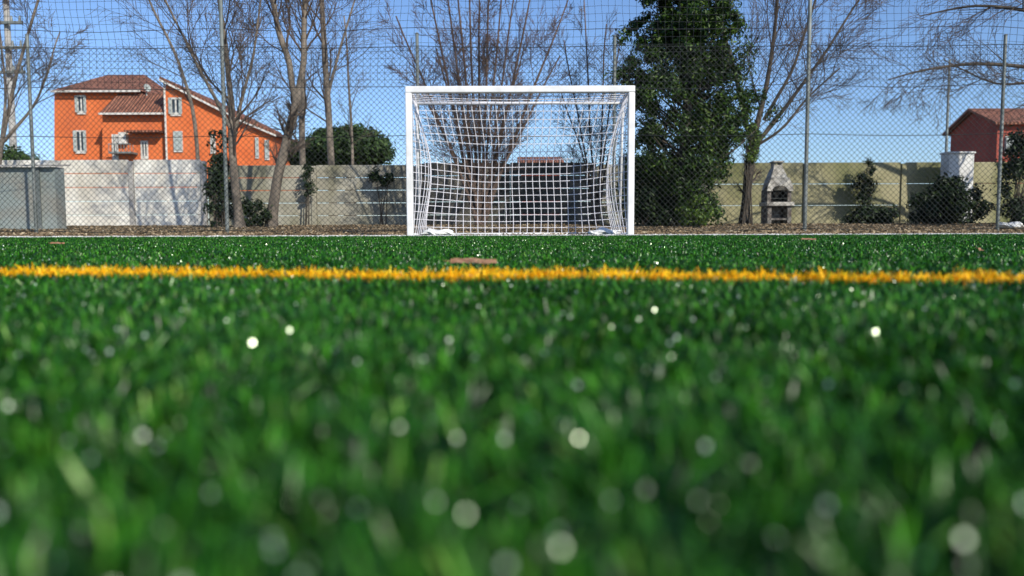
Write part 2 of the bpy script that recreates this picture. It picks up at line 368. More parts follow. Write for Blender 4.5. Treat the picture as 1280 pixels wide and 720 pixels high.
def bag(px,wpx,lab,D=None,grp="white bags weighing down the goal",zg=0.02):
    D=D or GY+0.55; x0=X(px,D); wd=wpx/FPX*D/2
    import bmesh
    bm=bmesh.new(); bmesh.ops.create_icosphere(bm,subdivisions=4,radius=1)
    rg=random.Random(px)
    ph=[rg.random()*6 for _ in range(6)]
    b=B()
    for v in bm.verts:
        c=v.co; k=1+0.12*math.sin(c.x*5+ph[0])*math.cos(c.y*4+ph[1])+0.08*math.sin(c.x*11+c.z*9+ph[2])+.04*math.sin(c.x*23+c.y*19)
        b.v.append((x0+c.x*wd*k,D+c.y*0.16*k,zg+max(0.002,0.03+c.z*0.055*k+0.014*math.sin(c.x*6+ph[3]))))
    b.f=[tuple(v.index for v in f.verts) for f in bm.faces]; bm.free()
    mk("ballast_bag" if grp else "plastic_sack",b,M['bag'],origin=(x0,D,zg),smooth=True,label=lab,cat="sandbag" if grp else "sack",group=grp)
bag(546,40,"crumpled white ballast bag lying on the goal net")
bag(755,40,"crumpled white ballast bag lying on the goal net")
bag(1264,34,"crumpled white sack lying on dry leaves by the fence",12.7,None,gz(12.7)+.04)

# ------------------------------------------------------------------ fence with netting
FY=12.3; fz0=gz(FY)
fence=thing("ball_stop_fence","tall wire fence with grey posts and black netting","fence",(0,FY,fz0))
posts=[-197,45,284,524,767,1006,1247,1488]
for k,px in enumerate(posts):
    tall=px in (284,1006)
    x0=X(px,FY,280); top=6.2 if tall else Z(46,FY)+ (0.05 if k%2 else 0)
    b=B(); b.tube([(x0,FY,fz0-0.05),(x0,FY,top)],0.03 if tall else 0.025,10)
    b.tube([(x0,FY,top),(x0,FY,top+0.02)],[0.034,0.01],10)
    mk("fence_post",b,M['galv'],fence,smooth=False)
xa,xb=X(-197,FY),X(1488,FY); zt=Z(58,FY)
b=B(); pit=0.088
y0=FY-0.04
def clipline(c,sgn):
    z0_,z1_=fz0+0.03,zt
    pa=(c,z0_); pb=(c+sgn*(z1_-z0_)*1.0,z1_)
    (x1,z1),(x2,z2)=pa,pb
    def cut(xl,x1,z1,x2,z2): t=(xl-x1)/(x2-x1); return xl,z1+t*(z2-z1)
    if max(x1,x2)<xa or min(x1,x2)>xb: return
    if x1<xa:x1,z1=cut(xa,x1,z1,x2,z2)
    if x2<xa:x2,z2=cut(xa,x1,z1,x2,z2)
    if x1>xb:x1,z1=cut(xb,x1,z1,x2,z2)
    if x2>xb:x2,z2=cut(xb,x1,z1,x2,z2)
    if abs(x2-x1)<0.01:return
    n=6; pts=[]
    for i in range(n+1):
        t=i/n; xx=x1+(x2-x1)*t; zz=z1+(z2-z1)*t
        pts.append((xx+0.010*math.sin(zz*3.1+xx*1.3),y0+0.012*math.sin(xx*1.9+zz*2.0)+sgn*0.003,zz+0.010*math.sin(xx*1.1)))
    b.tube(pts,0.003,3,False)
c=xa-3.2
while c<xb+3.2:
    clipline(c,1); clipline(c,-1); c+=pit
mk("chain_link_mesh",b,M['wire'],fence)
b=B()
for zz in (fz0+0.05,fz0+1.5,zt):
    b.tube([(xa+(xb-xa)*i/84,y0-0.01,zz-0.03*abs(math.sin(math.pi*i/12))) for i in range(85)],0.005,4,False)
mk("tension_wire",b,M['wire'],fence)
b=B(); NY=FY+0.06; cell=0.11
def nb(x,z): return (x+0.018*math.sin(z*2.3+x*0.7)+0.012*math.sin(z*7+x*3), NY+0.06*math.sin(x*0.8)*math.sin(z*0.9)+0.03*math.sin(x*2+z), z-0.045*abs(math.sin((x-X(284,FY))/2.95*math.pi/1))*(z/5)+0.015*math.sin(x*1.7+z*3))
nx_=int((xb-xa)/cell)
for i in range(nx_+1):
    xx=xa+i*cell; b.tube([nb(xx,zz) for zz in L(2.3,5.6,14)],0.0028,3,False)
for j in range(int(3.3/cell)+1):
    zz=2.3+j*cell; b.tube([nb(xx,zz) for xx in L(xa,xb,110)],0.0028 if j%8 else 0.0055,3,False)
mk("ball_net",b,M['blacknet'],fence)

# ------------------------------------------------------------------ boundary walls
WY=19.0; wz0=gz(WY)
def wall(px0,px1,pytop,m,lab,bays,slabs,dy=0.0,pm=None):
    x0=X(px0,WY); x1=X(px1,WY); top=Z(pytop,WY,(px0+px1)/2)
    o=thing("boundary_wall",lab,"wall",((x0+x1)/2,WY+dy,wz0-0.05))
    bw=(x1-x0)/bays; b=B(); h=(top-wz0+.05)/slabs
    for i in range(bays):
        for j in range(slabs):
            jit=random.uniform(-0.010,0.010)
            b.box(x0+i*bw+0.065,x0+(i+1)*bw-0.065,WY+dy+jit,WY+dy+0.06+jit,wz0-0.05+j*h*1.0+(0.014 if j else 0),wz0-0.05+(j+1)*h,0.010)
    mk("wall_slabs",b,m,o)
    for i in range(bays+1):
        xx=x0+i*bw
        b=B(); b.box(xx-0.06,xx+0.06,WY+dy-0.04,WY+dy+0.10,wz0-0.06,top+random.uniform(0.0,0.03)-0.04,0.012)
        mk("wall_post",b,pm or m,o)
wall(-105,255,200,M['pale'],"pale precast concrete slab wall behind the fence",4,5,0,M['concrete'])
wall(262,520,206,M['grey'],"grey stained precast concrete wall behind bare trees",2,5,0.12)
wall(527,742,203,M['dark'],"weathered concrete wall behind the goal, darkened for tree shade",2,5,0.05)
wall(749,880,205,M['grey'],"grey weathered concrete wall beside the evergreen tree",1,5,0.05)
wall(887,1500,202,M['moss'],"mossy olive concrete wall behind the barbecue",5,3,0.15)
# white rendered pier wall in front of the mossy wall
WP=18.4
b=B(); b.box(X(1184,WP),X(1216,WP),WP,WP+.35,gz(WP)-.05,Z(192,WP,1200),.015)
b.box(X(1183,WP),X(1217,WP),WP-.03,WP+.38,Z(192,WP,1200)+.001,Z(192,WP,1200)+.05,.01)
mk("white_wall",b,M['whitewash'],origin=(X(1200,WP),WP,gz(WP)),label="short white rendered wall above dark shrubs",cat="wall")

# ------------------------------------------------------------------ shed at left
SY=14.2
sh=thing("storage_shed","low grey sheet metal shed beside pale concrete wall","shed",(X(20,SY),SY,gz(SY)))
xa_,xb_=X(-120,SY),X(70,SY); zt_=Z(207,SY)
b=B(); b.box(xa_,xb_,SY,SY+0.3,gz(SY)-0.05,zt_)
k=xa_+0.2
while k<xb_-0.05:
    b.box(k,k+0.015,SY-0.01,SY-0.001,gz(SY),zt_-0.02); k+=0.7
mk("wall",b,M['sheet'],sh)
b=B(); b.v=[(xa_-.05,SY-.12,zt_+.003),(xb_+.04,SY-.12,zt_+.003),(xb_+.04,SY+.45,zt_+.053),(xa_-.05,SY+.45,zt_+.053),(xa_-.05,SY-.12,zt_+.033),(xb_+.04,SY-.12,zt_+.033),(xb_+.04,SY+.45,zt_+.083),(xa_-.05,SY+.45,zt_+.083)]
b.f=[(0,3,2,1),(4,5,6,7),(0,1,5,4),(1,2,6,5),(2,3,7,6),(3,0,4,7)]
mk("roof",b,M['concrete'],sh)
b=B(); b.box(X(47,SY),X(52,SY),SY-.04,SY-.012,gz(SY)-0.05,zt_-.002)
mk("corner_strip",b,M['galv'],sh)

# ------------------------------------------------------------------ orange house
HY=46.0
ho=thing("house","orange rendered house with brown tiled roofs and shutters","house",(X(190,HY),HY,0.15))
def prism(b,pts,y0,y1):
    n=len(pts); i=len(b.v)
    b.v+=[(p[0],y0,p[1]) for p in pts]+[(p[0],y1,p[1]) for p in pts]
    b.f.append(tuple(i+k for k in range(n))); b.f.append(tuple(i+n+k for k in range(n))[::-1])
    for k in range(n):
        k2=(k+1)%n; b.f.append((i+k,i+n+k,i+n+k2,i+k2))
YA,YB,YC,YD=47.0,45.6,45.0,45.5
q=lambda u,v,D:sv(u,v,D)
b=B()
prism(b,[q(68,240,YA),q(171,240,YA),q(171,113,YA),q(68,113,YA)],YA,YA+8)
prism(b,[q(128,240,YB),q(206,240,YB),q(206,141,YB),q(128,141,YB)],YB,YA-0.01)
prism(b,[q(207,240,YC),q(286,240,YC),q(286,143,YC),q(207,103,YC)],YC,YC+9)
prism(b,[q(287,240,YD),q(341,240,YD),q(341,168,YD),q(287,145,YD)],YD,YD+8)
mk("wall",b,M['orange'],ho)
b=B()
x0,z0=q(64,113,YA-.4); x1,_=q(174,113,YA-.4); rz=q(100,97,YA+1.5)[1]+0.45; 
e=0.003; ya,yb=YA-0.4,YA+8.4
rx0,rx1=x0+1.6,x1-1.2
vs=[(x0,ya,z0+e),(x1,ya,z0+e),(x1,yb,z0+e),(x0,yb,z0+e),(rx0,YA+3,rz),(rx1,YA+3,rz)]
i=len(b.v); b.v+=vs; b.f+=[(i,i+1,i+5,i+4),(i+1,i+2,i+5),(i+2,i+3,i+4,i+5),(i+3,i,i+4),(i,i+3,i+2,i+1)]
x0,z0=q(124,141,YB-.4); x1,_=q(206,141,YB-.4); z1=q(150,117,YA)[1]
i=len(b.v); xs0=q(148,120,YA)[0]
b.v+=[(x0,YB-.4,z0),(x1,YB-.4,z0),(x1,YA-.003,z1),(xs0,YA-.003,z1),(x0,YB-.4,z0-.12),(x1,YB-.4,z0-.12),(x1,YA-.003,z1-.12),(xs0,YA-.003,z1-.12)]
b.f+=[(i,i+1,i+2,i+3),(i+4,i+7,i+6,i+5),(i,i+4,i+5,i+1),(i,i+3,i+7,i+4),(i+1,i+5,i+6,i+2)]
mk("roof",b,M['tile'],ho)
def slab(b,p0,p1,y0,y1,th):
    prism(b,[p0,p1,(p1[0],p1[1]+th),(p0[0],p0[1]+th)],y0,y1)
b=B(); a=q(202,101,YC); c=q(292,146,YC)
slab(b,(a[0],a[1]+0.05),(c[0],c[1]+0.05),YC-.30,YC+9.3,0.16)
a2=q(292.5,147.5,YD); c2=q(347,170.5,YD)
slab(b,(a2[0],a2[1]+.03),(c2[0],c2[1]+.03),YD-.3,YD+8.3,0.18)
mk("roof",b,M['tile'],ho,label="sloping brown tiled roof of the gabled wing")
b=B()
slab(b,(a[0],a[1]-0.05),(c[0],c[1]-0.05),YC-.34,YC-.305,0.12)
slab(b,(a2[0],a2[1]-.05),(c2[0],c2[1]-.05),YD-.34,YD-.305,0.11)
g0=q(123,142,YB-.45); g1=q(206,142,YB-.45); b.box(g0[0],g1[0],YB-.47,YB-.405,g0[1]-.06,g0[1]+.05)
g0=q(63,114,YA-.45); g1=q(175,114,YA-.45); b.box(g0[0],g1[0],YA-.47,YA-.405,g0[1]-.06,g0[1]+.05)
mk("eaves_trim",b,M['trim'],ho)
def window(par,u0,u1,v0,v1,D,shut=True,openw=0):
    x0,z1=q(u0,v0,D); x1,z0=q(u1,v1,D)
    wi=bpy.data.objects.new("window",None); COL.objects.link(wi); wi.parent=par; wi.location=Vector(((x0+x1)/2,D,(z0+z1)/2))-par.location
    b=B(); f=.09
    b.box(x0,x1,D-.08,D-.003,z0-.1,z0+f-.001); b.box(x0,x1,D-.06,D-.003,z1-f,z1)
    b.box(x0,x0+f,D-.06,D-.003,z0+f,z1-f-.001); b.box(x1-f,x1,D-.06,D-.003,z0+f,z1-f-.001)
    b.box((x0+x1)/2-.04,(x0+x1)/2+.04,D-.05,D-.003,z0+f,z1-f-.001)
    mk("frame",b,M['trim'],wi)
    b=B(); b.box(x0+f+.002,x1-f-.002,D-.025,D-.012,z0+f+.002,z1-f-.002); mk("pane",b,M['glass'],wi)
    if shut:
        sw=(x1-x0)/2*(0.62 if openw else 1)
        for s_ in (0,1):
            b=B()
            if openw: xs_=x0-sw*.45 if s_==0 else x1-sw*.5
            else: xs_=x0+.02+s_*sw if s_==0 else x1-sw+.02
            wd=sw*.93
            b.box(xs_,xs_+wd,D-.13,D-.10,z0+.02,z1-.02)
            zz=z0+.1
            while zz<z1-.12:
                b.box(xs_+.05,xs_+wd-.05,D-.15,D-.1301,zz,zz+.05); zz+=.1
            mk("shutter",b,M['shutter'],wi)
window(ho,96,108,119,141,YA,True,1); window(ho,94,108,163,190,YA,True,1); 
window(ho,213,227,122,143,YC,True,1); window(ho,217,229,164,188,YC)
window(ho,176,186,176,197,YB,False); window(ho,140,149,168,198,YB,False)
window(ho,319,324,172,196,YD); window(ho,331,337,175,198,YD); window(ho,263,270,168,190,YC,False)
b=B(); g0=q(151,166,YB); g1=q(162,199,YB); b.box(g0[0],g1[0],YB-.35,YB-.004,g0[1]-.65,g0[1],0.03)
mk("air_conditioner",b,M['trim'],ho)
b=B(); b.box(g0[0]-.3,g1[0]+.5,YB-.9,YB-.004,g0[1]-1.25,g0[1]-1.15)
for k in range(9): b.tube([(g0[0]-.28+k*.17,YB-.87,g0[1]-1.149),(g0[0]-.28+k*.17,YB-.87,g0[1]-.75)],.02,4)
b.box(g0[0]-.3,g1[0]+.5,YB-.9,YB-.84,g0[1]-.749,g0[1]-.7)
mk("balcony",b,M['galv'],ho)
b=B(); g1=q(206,166,YB); b.box(q(163.5,166,YB)[0],g1[0],YB-.8,YB-.004,g1[1]-.05,g1[1]+.06); mk("canopy",b,M['tile'],ho)
b=B(); g=q(185,110,YA); cc=Vector((g[0],YA-.2,g[1]-.05))
dd=Vector((0.85,-0.45,0.3)).normalized()
pts=[cc+dd*t for t in (0,.02,.05,.09)]
b.tube(pts,[.04,.12,.19,.24],16,False); b.tube([cc,(cc.x,cc.y,cc.z-1.6)],.03,6); b.tube([cc,cc+dd*.35],.012,5)
mk("satellite_dish",b,M['shutter'],ho)
b=B(); g=q(160,98,YA+3); b.box(g[0]-.25,g[0]+.25,YA+3.2,YA+3.8,g[1]-.9,g[1]+.05,.02); b.box(g[0]-.32,g[0]+.32,YA+3.12,YA+3.88,g[1]+.052,g[1]+.13); mk("chimney",b,M['orange'],ho)
b=B(); g=q(207,170,YC); b.tube([(g[0]+.05,YC-.06,.2),(g[0]+.05,YC-.06,q(207,104,YC)[1])],.06,8); mk("downpipe",b,M['trim'],ho)

# gable-ended tiled houses seen beyond the wall
def ridge_house(x0,x1,RY,dep,ze,za,lab):
    o=thing("house",lab,"house",((x0+x1)/2,RY+dep/2,0.15))
    D2=RY+dep; ym=(RY+D2)/2; b=B()
    b.v=[(x0,RY,-.1),(x0,D2,-.1),(x0,D2,ze),(x0,ym,za-.12),(x0,RY,ze),(x1,RY,-.1),(x1,D2,-.1),(x1,D2,ze),(x1,ym,za-.12),(x1,RY,ze)]
    b.f=[(0,4,3,2,1),(5,6,7,8,9),(0,5,9,4),(1,2,7,6)]
    mk("wall",b,M['dorange'],o)
    b=B(); sl_=(za-ze)/(ym-RY)
    def rf(ya,za_,yb,zb):
        xx0,xx1=x0-.3,x1+.3
        i=len(b.v); b.v+=[(xx0,ya,za_),(xx1,ya,za_),(xx1,yb,zb),(xx0,yb,zb),(xx0,ya,za_-.12),(xx1,ya,za_-.12),(xx1,yb,zb-.12),(xx0,yb,zb-.12)]
        b.f.extend([(i,i+1,i+2,i+3),(i+4,i+7,i+6,i+5),(i,i+4,i+5,i+1),(i,i+3,i+7,i+4),(i+1,i+5,i+6,i+2)])
    rf(RY-.35,ze-.35*sl_+.13,ym,za+.1); rf(D2+.35,ze-.35*sl_+.13,ym,za+.1)
    mk("roof",b,M['tile'],o)
    return o
RY=40.0; x0=X(1243,RY)
rh=ridge_house(x0,x0+9,RY,4.2,Z(153,RY,1243),Z(138,RY+2.1,1215),"dark red house with orange tiled gable roof")
window(rh,1256,1268,170,190,RY)
ridge_house(X(652,60),X(700,60),60,5,Z(203.5,60),Z(197,62),"low house with reddish tiled roof beyond the wall")

# poles
def pole(px,vtop,D,r0,lab,m,arms=False):
    x0=X(px,D,vtop); top=Z(vtop,D,px)
    o=thing("utility_pole",lab,"pole",(x0,D,gz(min(D,19))))
    b=B(); b.tube([(x0,D,0.1),(x0,D,top)],[r0,r0*.7],10); mk("shaft",b,m,o)
    if arms:
        for k in range(4):
            b=B(); zz=top-0.9-k*0.9; b.box(x0-.7,x0+.7,D-r0-.12,D-r0-.02,zz,zz+.1)
            for s in (-.6,-.3,.3,.6): b.tube([(x0+s,D-r0-.07,zz+.1),(x0+s,D-r0-.07,zz+.3)],[.05,.03],8)
            mk("cross_arm",b,M['galv'],o)
    else:
        b=B(); b.tube([(x0,D,top+.001),(x0,D,top+.05)],[r0*1.1,r0*.3],8); mk("cap",b,M['galv'],o)
pole(6,-30,30,.14,"pale concrete utility pole with cross arms",M['concrete'],True)
pole(1187,76,26,.05,"thin grey metal pole behind the mossy wall",M['galv'])

# ------------------------------------------------------------------ barbecue
QY=17.0; qz=gz(QY)
qx0,qx1=X(958.5,QY),X(991,QY); qc=(qx0+qx1)/2; zb=lambda v:Z(v,QY,975)
bq=thing("barbecue","rough grey masonry garden barbecue with tapered chimney hood","barbecue",(qc,QY,qz))
b=B()
b.box(qx0+.02,qx0+.11,QY,QY+.45,qz-.05,zb(257.5),.008); b.box(qx1-.11,qx1-.02,QY,QY+.45,qz-.05,zb(257.5),.008)
b.box(qx0+.112,qx1-.112,QY+.30,QY+.36,qz-.05,zb(257.5)-.002)
b.box(qx0+.112,qx1-.112,QY+.02,QY+.29,zb(275),zb(272.5))
mk("base",b,M['rough'],bq)
b=B(); b.box(qx0-.015,qx1+.015,QY-.06,QY+.48,zb(257.5)+.002,zb(252.5),.008); mk("counter",b,M['cream'],bq)
b=B(); zf0,zf1=zb(252.5)+.002,zb(237)
b.box(qx0+.02,qx0+.10,QY+.03,QY+.45,zf0,zf1); b.box(qx1-.10,qx1-.02,QY+.03,QY+.45,zf0,zf1); b.box(qx0+.102,qx1-.102,QY+.38,QY+.44,zf0,zf1)
mk("firebox",b,M['rough'],bq)
b=B(); rr=(qx1-qx0)/2-.11
NS=12; inner=[]
for k in range(NS+1):
    t=math.pi*k/NS; inner.append((qc-math.cos(t)*rr,zf1-.03+math.sin(t)*rr*.7))
xl,xr=qx0+.0,qx1-.0; zt2=zb(222)
poly=[(xl,zf1-.03)]+inner+[(xr,zf1-.03),(xr-.01,zf1+.07),(qc+.19,zt2),(qc-.19,zt2),(xl+.01,zf1+.07)]
prism(b,poly,QY-.02,QY+.025)
mk("arch",b,M['cream'],bq)
b=B(); z3=zb(209)
def frus(b,h0,y0,y1,z0,h1,y2,y3,z1):
    i=len(b.v); b.v+=[(qc-h0,y0,z0),(qc+h0,y0,z0),(qc+h0,y1,z0),(qc-h0,y1,z0),(qc-h1,y2,z1),(qc+h1,y2,z1),(qc+h1,y3,z1),(qc-h1,y3,z1)]
    b.f+=[tuple(i+k for k in f) for f in ((0,3,2,1),(4,5,6,7),(0,1,5,4),(1,2,6,5),(2,3,7,6),(3,0,4,7))]
hw=(qx1-qx0)/2-.02
# hollow hood: sloping shell of four walls
frus(b,hw*.97,QY+.30,QY+.44,zf1+.002,hw*.72,QY+.05,QY+.43,zt2); frus(b,hw*.70,QY+.055,QY+.42,zt2+.002,hw*.38,QY+.13,QY+.38,z3)
mk("hood",b,M['cream'],bq)
b=B(); frus(b,hw*.36,QY+.14,QY+.37,z3+.002,hw*.36,QY+.15,QY+.36,zb(205.5)); 
for sx in (-1,1):
    b.box(qc+sx*hw*.28-.022,qc+sx*hw*.28+.022,QY+.16,QY+.35,zb(205.5)+.002,zb(202.5))
b.box(qc-hw*.46,qc+hw*.46,QY+.10,QY+.41,zb(202.5)+.002,zb(200.5),.01)
mk("chimney",b,M['cream'],bq)
b=B()
for k in range(9):
    xx=qx0+.11+k*(qx1-qx0-.22)/8; b.tube([(xx,QY+.04,zf0+.08),(xx,QY+.37,zf0+.08)],.006,5)
mk("grill",b,M['galv'],bq)
b=B(); b.box(qx0+.105,qx1-.105,QY+.36,QY+.375,zf0,zf1-.01)
b.box(qx0+.1015,qx0+.11,QY+.05,QY+.359,zf0,zf1-.04); b.box(qx1-.11,qx1-.1015,QY+.05,QY+.359,zf0,zf1-.04); mk("soot_lining",b,M['soot'],bq)

# ------------------------------------------------------------------ trees
def grow(bt,bc,p,d,length,r,level,maxl,rg,up=0.12,wob=0.12,kids=(5,7),ang=(22,48),rmin=0.0038,first=0.25,lenf=(0.45,0.8)):
    nseg=5 if level<=1 else 3
    pts=[Vector(p)]; dd=Vector(d).normalized(); dirs=[dd.copy()]
    for k in range(nseg):
        dd=(dd+Vector((rg.gauss(0,wob),rg.gauss(0,wob),rg.gauss(0,wob*.6)+up))).normalized()
        pts.append(pts[-1]+dd*(length/nseg)); dirs.append(dd.copy())
    r1=max(rmin*.7,r*(0.35 if level<maxl else 0.4))
    rad=[r+(r1-r)*(k/nseg) for k in range(nseg+1)]
    bc.tube(pts,rad,5 if level==1 else 3,False)
    if level>=maxl: return
    n=rg.randint(*kids)
    for i in range(n):
        t=first+(1-first)*(i+rg.random()*.8)/n
        k=min(nseg-1,int(t*nseg)); fr=t*nseg-k
        pp=pts[k].lerp(pts[k+1],min(1,fr)); base=dirs[k]
        axis=base.orthogonal(); axis.rotate(Matrix.Rotation(rg.random()*2*math.pi,3,base))
        nd=base.copy(); nd.rotate(Matrix.Rotation(math.radians(rg.uniform(*ang)),3,axis))
        rr=max(rmin,(rad[k])*rg.uniform(.4,.62))
        grow(bt,bc,pp,nd,length*rg.uniform(*lenf)*(1.05-.45*t),rr,level+1,maxl,rg,up*.9,wob*1.1,kids,ang,rmin,0.2,lenf)
def path_tree(name,lab,base,stems,seed,maxl=3,mt='bark',mc='twig',**kw):
    rg=random.Random(seed); o=thing(name,lab,"tree",base); bt,bc=B(),B()
    start=kw.pop('start',0.3); nb_=kw.pop('nb',14)
    for pts,r0,r1,bl in stems:
        P_=[Vector(p) for p in pts]; fine=[]
        for a,c in zip(P_[:-1],P_[1:]):
            for k in range(4): fine.append(a.lerp(c,k/4))
        fine.append(P_[-1])
        for k in range(1,len(fine)-1): fine[k]+=Vector((rg.gauss(0,.022),rg.gauss(0,.022),0))
        for _ in range(2): fine=[fine[0]]+[(fine[k-1]+fine[k]*2+fine[k+1])/4 for k in range(1,len(fine)-1)]+[fine[-1]]
        m=len(fine); rad=[(r0+(r1-r0)*(k/(m-1))**.8)*(1+rg.uniform(-.06,.06)) for k in range(m)]
        if P_[0].z<0.4: rad[0]*=1.35; rad[1]*=1.12
        bt.tube(fine,rad,10,False)
        for i in range(nb_):
            t=start+(1-start)*(i+rg.random()*.9)/nb_; k=min(m-2,int(t*(m-1)))
            pp=fine[k]; base_d=(fine[k+1]-fine[k]).normalized()
            axis=base_d.orthogonal(); axis.rotate(Matrix.Rotation(rg.random()*2*math.pi,3,base_d))
            nd=base_d.copy(); nd.rotate(Matrix.Rotation(math.radians(rg.uniform(25,58)),3,axis))
            grow(bt,bc,pp,nd,bl*rg.uniform(.6,1.1)*(1.1-.4*t),min(.03,rad[k]*rg.uniform(.25,.45)),1,maxl,rg,**kw)
    mk("trunk",bt,M[mt],o,smooth=True); mk("crown",bc,M[mc],o)
    return o
TY=15.0
def T(*uvd): return [P(u,v,d) for u,v,d in uvd]
def gp(u,D): x=X(u,D); return Vector((x,D,gz(D)-.03))
path_tree("bare_tree","bare tree with slender forked trunk beside ivy",gp(299,TY),[
 ([gp(299,TY)]+T((294,235,TY),(289,170,TY+.05),(287,110,TY+.1),(278,40,TY),(268,-60,TY-.1)),.095,.03,1.5),
 (T((290,185,TY),(300,130,TY+.2),(318,70,TY+.3),(330,-40,TY+.4)),.045,.015,1.4),
 (T((288,160,TY),(262,110,TY-.2),(235,60,TY-.3),(205,0,TY-.3),(190,-40,TY-.3)),.04,.012,1.5)],21,up=.07,kids=(6,8))
path_tree("bare_tree","bare tree with thick pale leaning trunk forking high",gp(340,15.6),[
 ([gp(338,15.6)]+T((347,225,15.6),(360,170,15.6),(371,125,15.6)),.115,.085,.7),
 (T((371,128,15.6),(362,80,15.5),(345,30,15.4),(338,-60,15.3)),.07,.045,1.4),
 (T((371,128,15.6),(378,80,15.7),(380,30,15.8),(386,-60,15.9)),.07,.045,1.4)],35,up=.07,kids=(6,8),start=.4,nb=10)
path_tree("bare_tree","slim bare tree rising behind the concrete wall",gp(378,21),[
 ([gp(378,21)]+T((378,150,21),(379,60,21),(382,-60,21)),.10,.05,1.5)],41,up=.06,kids=(5,7))
path_tree("bare_tree","slim bare tree rising behind the concrete wall",gp(414,21.5),[
 ([gp(416,21.5)]+T((412,150,21.5),(406,60,21.5),(398,-60,21.5)),.11,.06,1.8),
 (T((410,120,21.5),(425,60,21.6),(450,-20,21.6)),.05,.02,1.7)],43,up=.06,kids=(5,7))
DY=16.5
def fan(base_u,D,tops,seed,lab,r=.05,vb=215,bl=1.1,mc='twig',mt='bark',**kw):
    st=[]; rg=random.Random(seed)
    b0=gp(base_u,D)
    for (u,v) in tops:
        mu=base_u+(u-base_u)*.25; st.append(([b0+Vector((rg.uniform(-.06,.06),rg.uniform(-.06,.06),0))]+[P(mu,vb,D+rg.uniform(-.2,.2)),P(base_u+(u-base_u)*.62,(vb+v)/2,D+rg.uniform(-.3,.3)),P(u,v,D+rg.uniform(-.5,.5))],r*rg.uniform(.7,1.1),.013,bl))
    return path_tree("bare_tree",lab,b0,st,seed,mc=mc,mt=mt,**kw)
fan(600,DY,[(495,20),(530,-40),(552,-60),(568,-60),(584,-60),(600,-60),(614,-60),(630,-50),(648,-40),(668,-30),(710,0),(545,60),(655,60),(700,70),(515,90)],51,"many-stemmed bare tree with reddish twigs behind the goal",r=.046,bl=1.2,up=.11,kids=(6,8),nb=10,mc='redtwig',mt='redstem')
fan(745,18.2,[(705,50),(730,0),(758,30),(775,50),(700,110),(790,80)],57,"small bare tree beside the evergreen tree",r=.034,bl=1.0,up=.08,kids=(5,7),nb=10,mt='redstem')
path_tree("bare_tree","bare tree with dark trunk beside the barbecue",gp(932,16.2),[
 ([gp(931,16.2)]+T((934,215,16.2),(940,185,16.2)),.10,.085,.5),
 (T((940,187,16.2),(925,120,16.1),(905,50,16),(890,-50,15.9)),.055,.025,1.5),
 (T((940,187,16.2),(955,120,16.3),(968,50,16.3),(975,-50,16.3)),.065,.028,1.6),
 (T((941,185,16.2),(985,130,16.4),(1035,60,16.5),(1080,-10,16.6)),.05,.018,1.6),
 (T((955,150,16.3),(990,90,16.3),(1010,30,16.3),(1030,-40,16.3)),.04,.018,1.4),
 (T((941,185,16.2),(975,165,16),(1010,120,15.9),(1050,85,15.8)),.034,.014,1.1)],63,mt='darkbark',up=.08,kids=(6,8),nb=12)
path_tree("bare_tree","large bare tree with long drooping side limbs",gp(1390,16),[
 ([gp(1390,16)]+T((1385,180,16),(1380,60,16),(1370,-80,16)),.17,.10,1.4),
 (T((1383,110,16),(1300,85,15.9),(1220,78,15.8),(1150,88,15.7),(1110,100,15.6)),.06,.011,1.3),
 (T((1380,50,16),(1300,15,16),(1220,5,16),(1150,20,16)),.06,.011,1.4),
 (T((1380,0,16),(1300,-20,16),(1220,-30,16.3),(1130,-20,16.3)),.055,.010,1.4),
 (T((1383,120,16),(1310,100,16.3),(1245,108,16.4),(1180,75,16.5)),.045,.01,1.2)],71,mt='darkbark',up=.0,kids=(5,7),nb=14)
path_tree("bare_tree","thin bare tree beside the grey shed",gp(-15,17),[
 ([gp(-15,17)]+T((0,190,17),(15,110,17),(35,40,17),(60,-40,17)),.06,.02,1.4),
 (T((2,180,17),(45,130,17),(60,90,17),(75,40,17)),.035,.012,1.1),
 (T((2,180,17),(10,110,17.4),(0,40,17),(-5,-20,17)),.035,.012,1.1)],77,up=.05,kids=(5,7),nb=11)
path_tree("bare_tree","bare branching tree standing behind the concrete wall",gp(232,22),[
 ([gp(250,22)]+T((245,150,22),(225,80,22),(190,10,22),(170,-40,22)),.07,.02,1.9)],79,up=.05,kids=(5,7),nb=12)
path_tree("bare_tree","bare branching tree standing behind the concrete wall",gp(455,24),[
 ([gp(440,24)]+T((440,180,24),(436,100,24),(430,20,24)),.06,.02,1.5)],83,up=.05,kids=(4,6),nb=10)

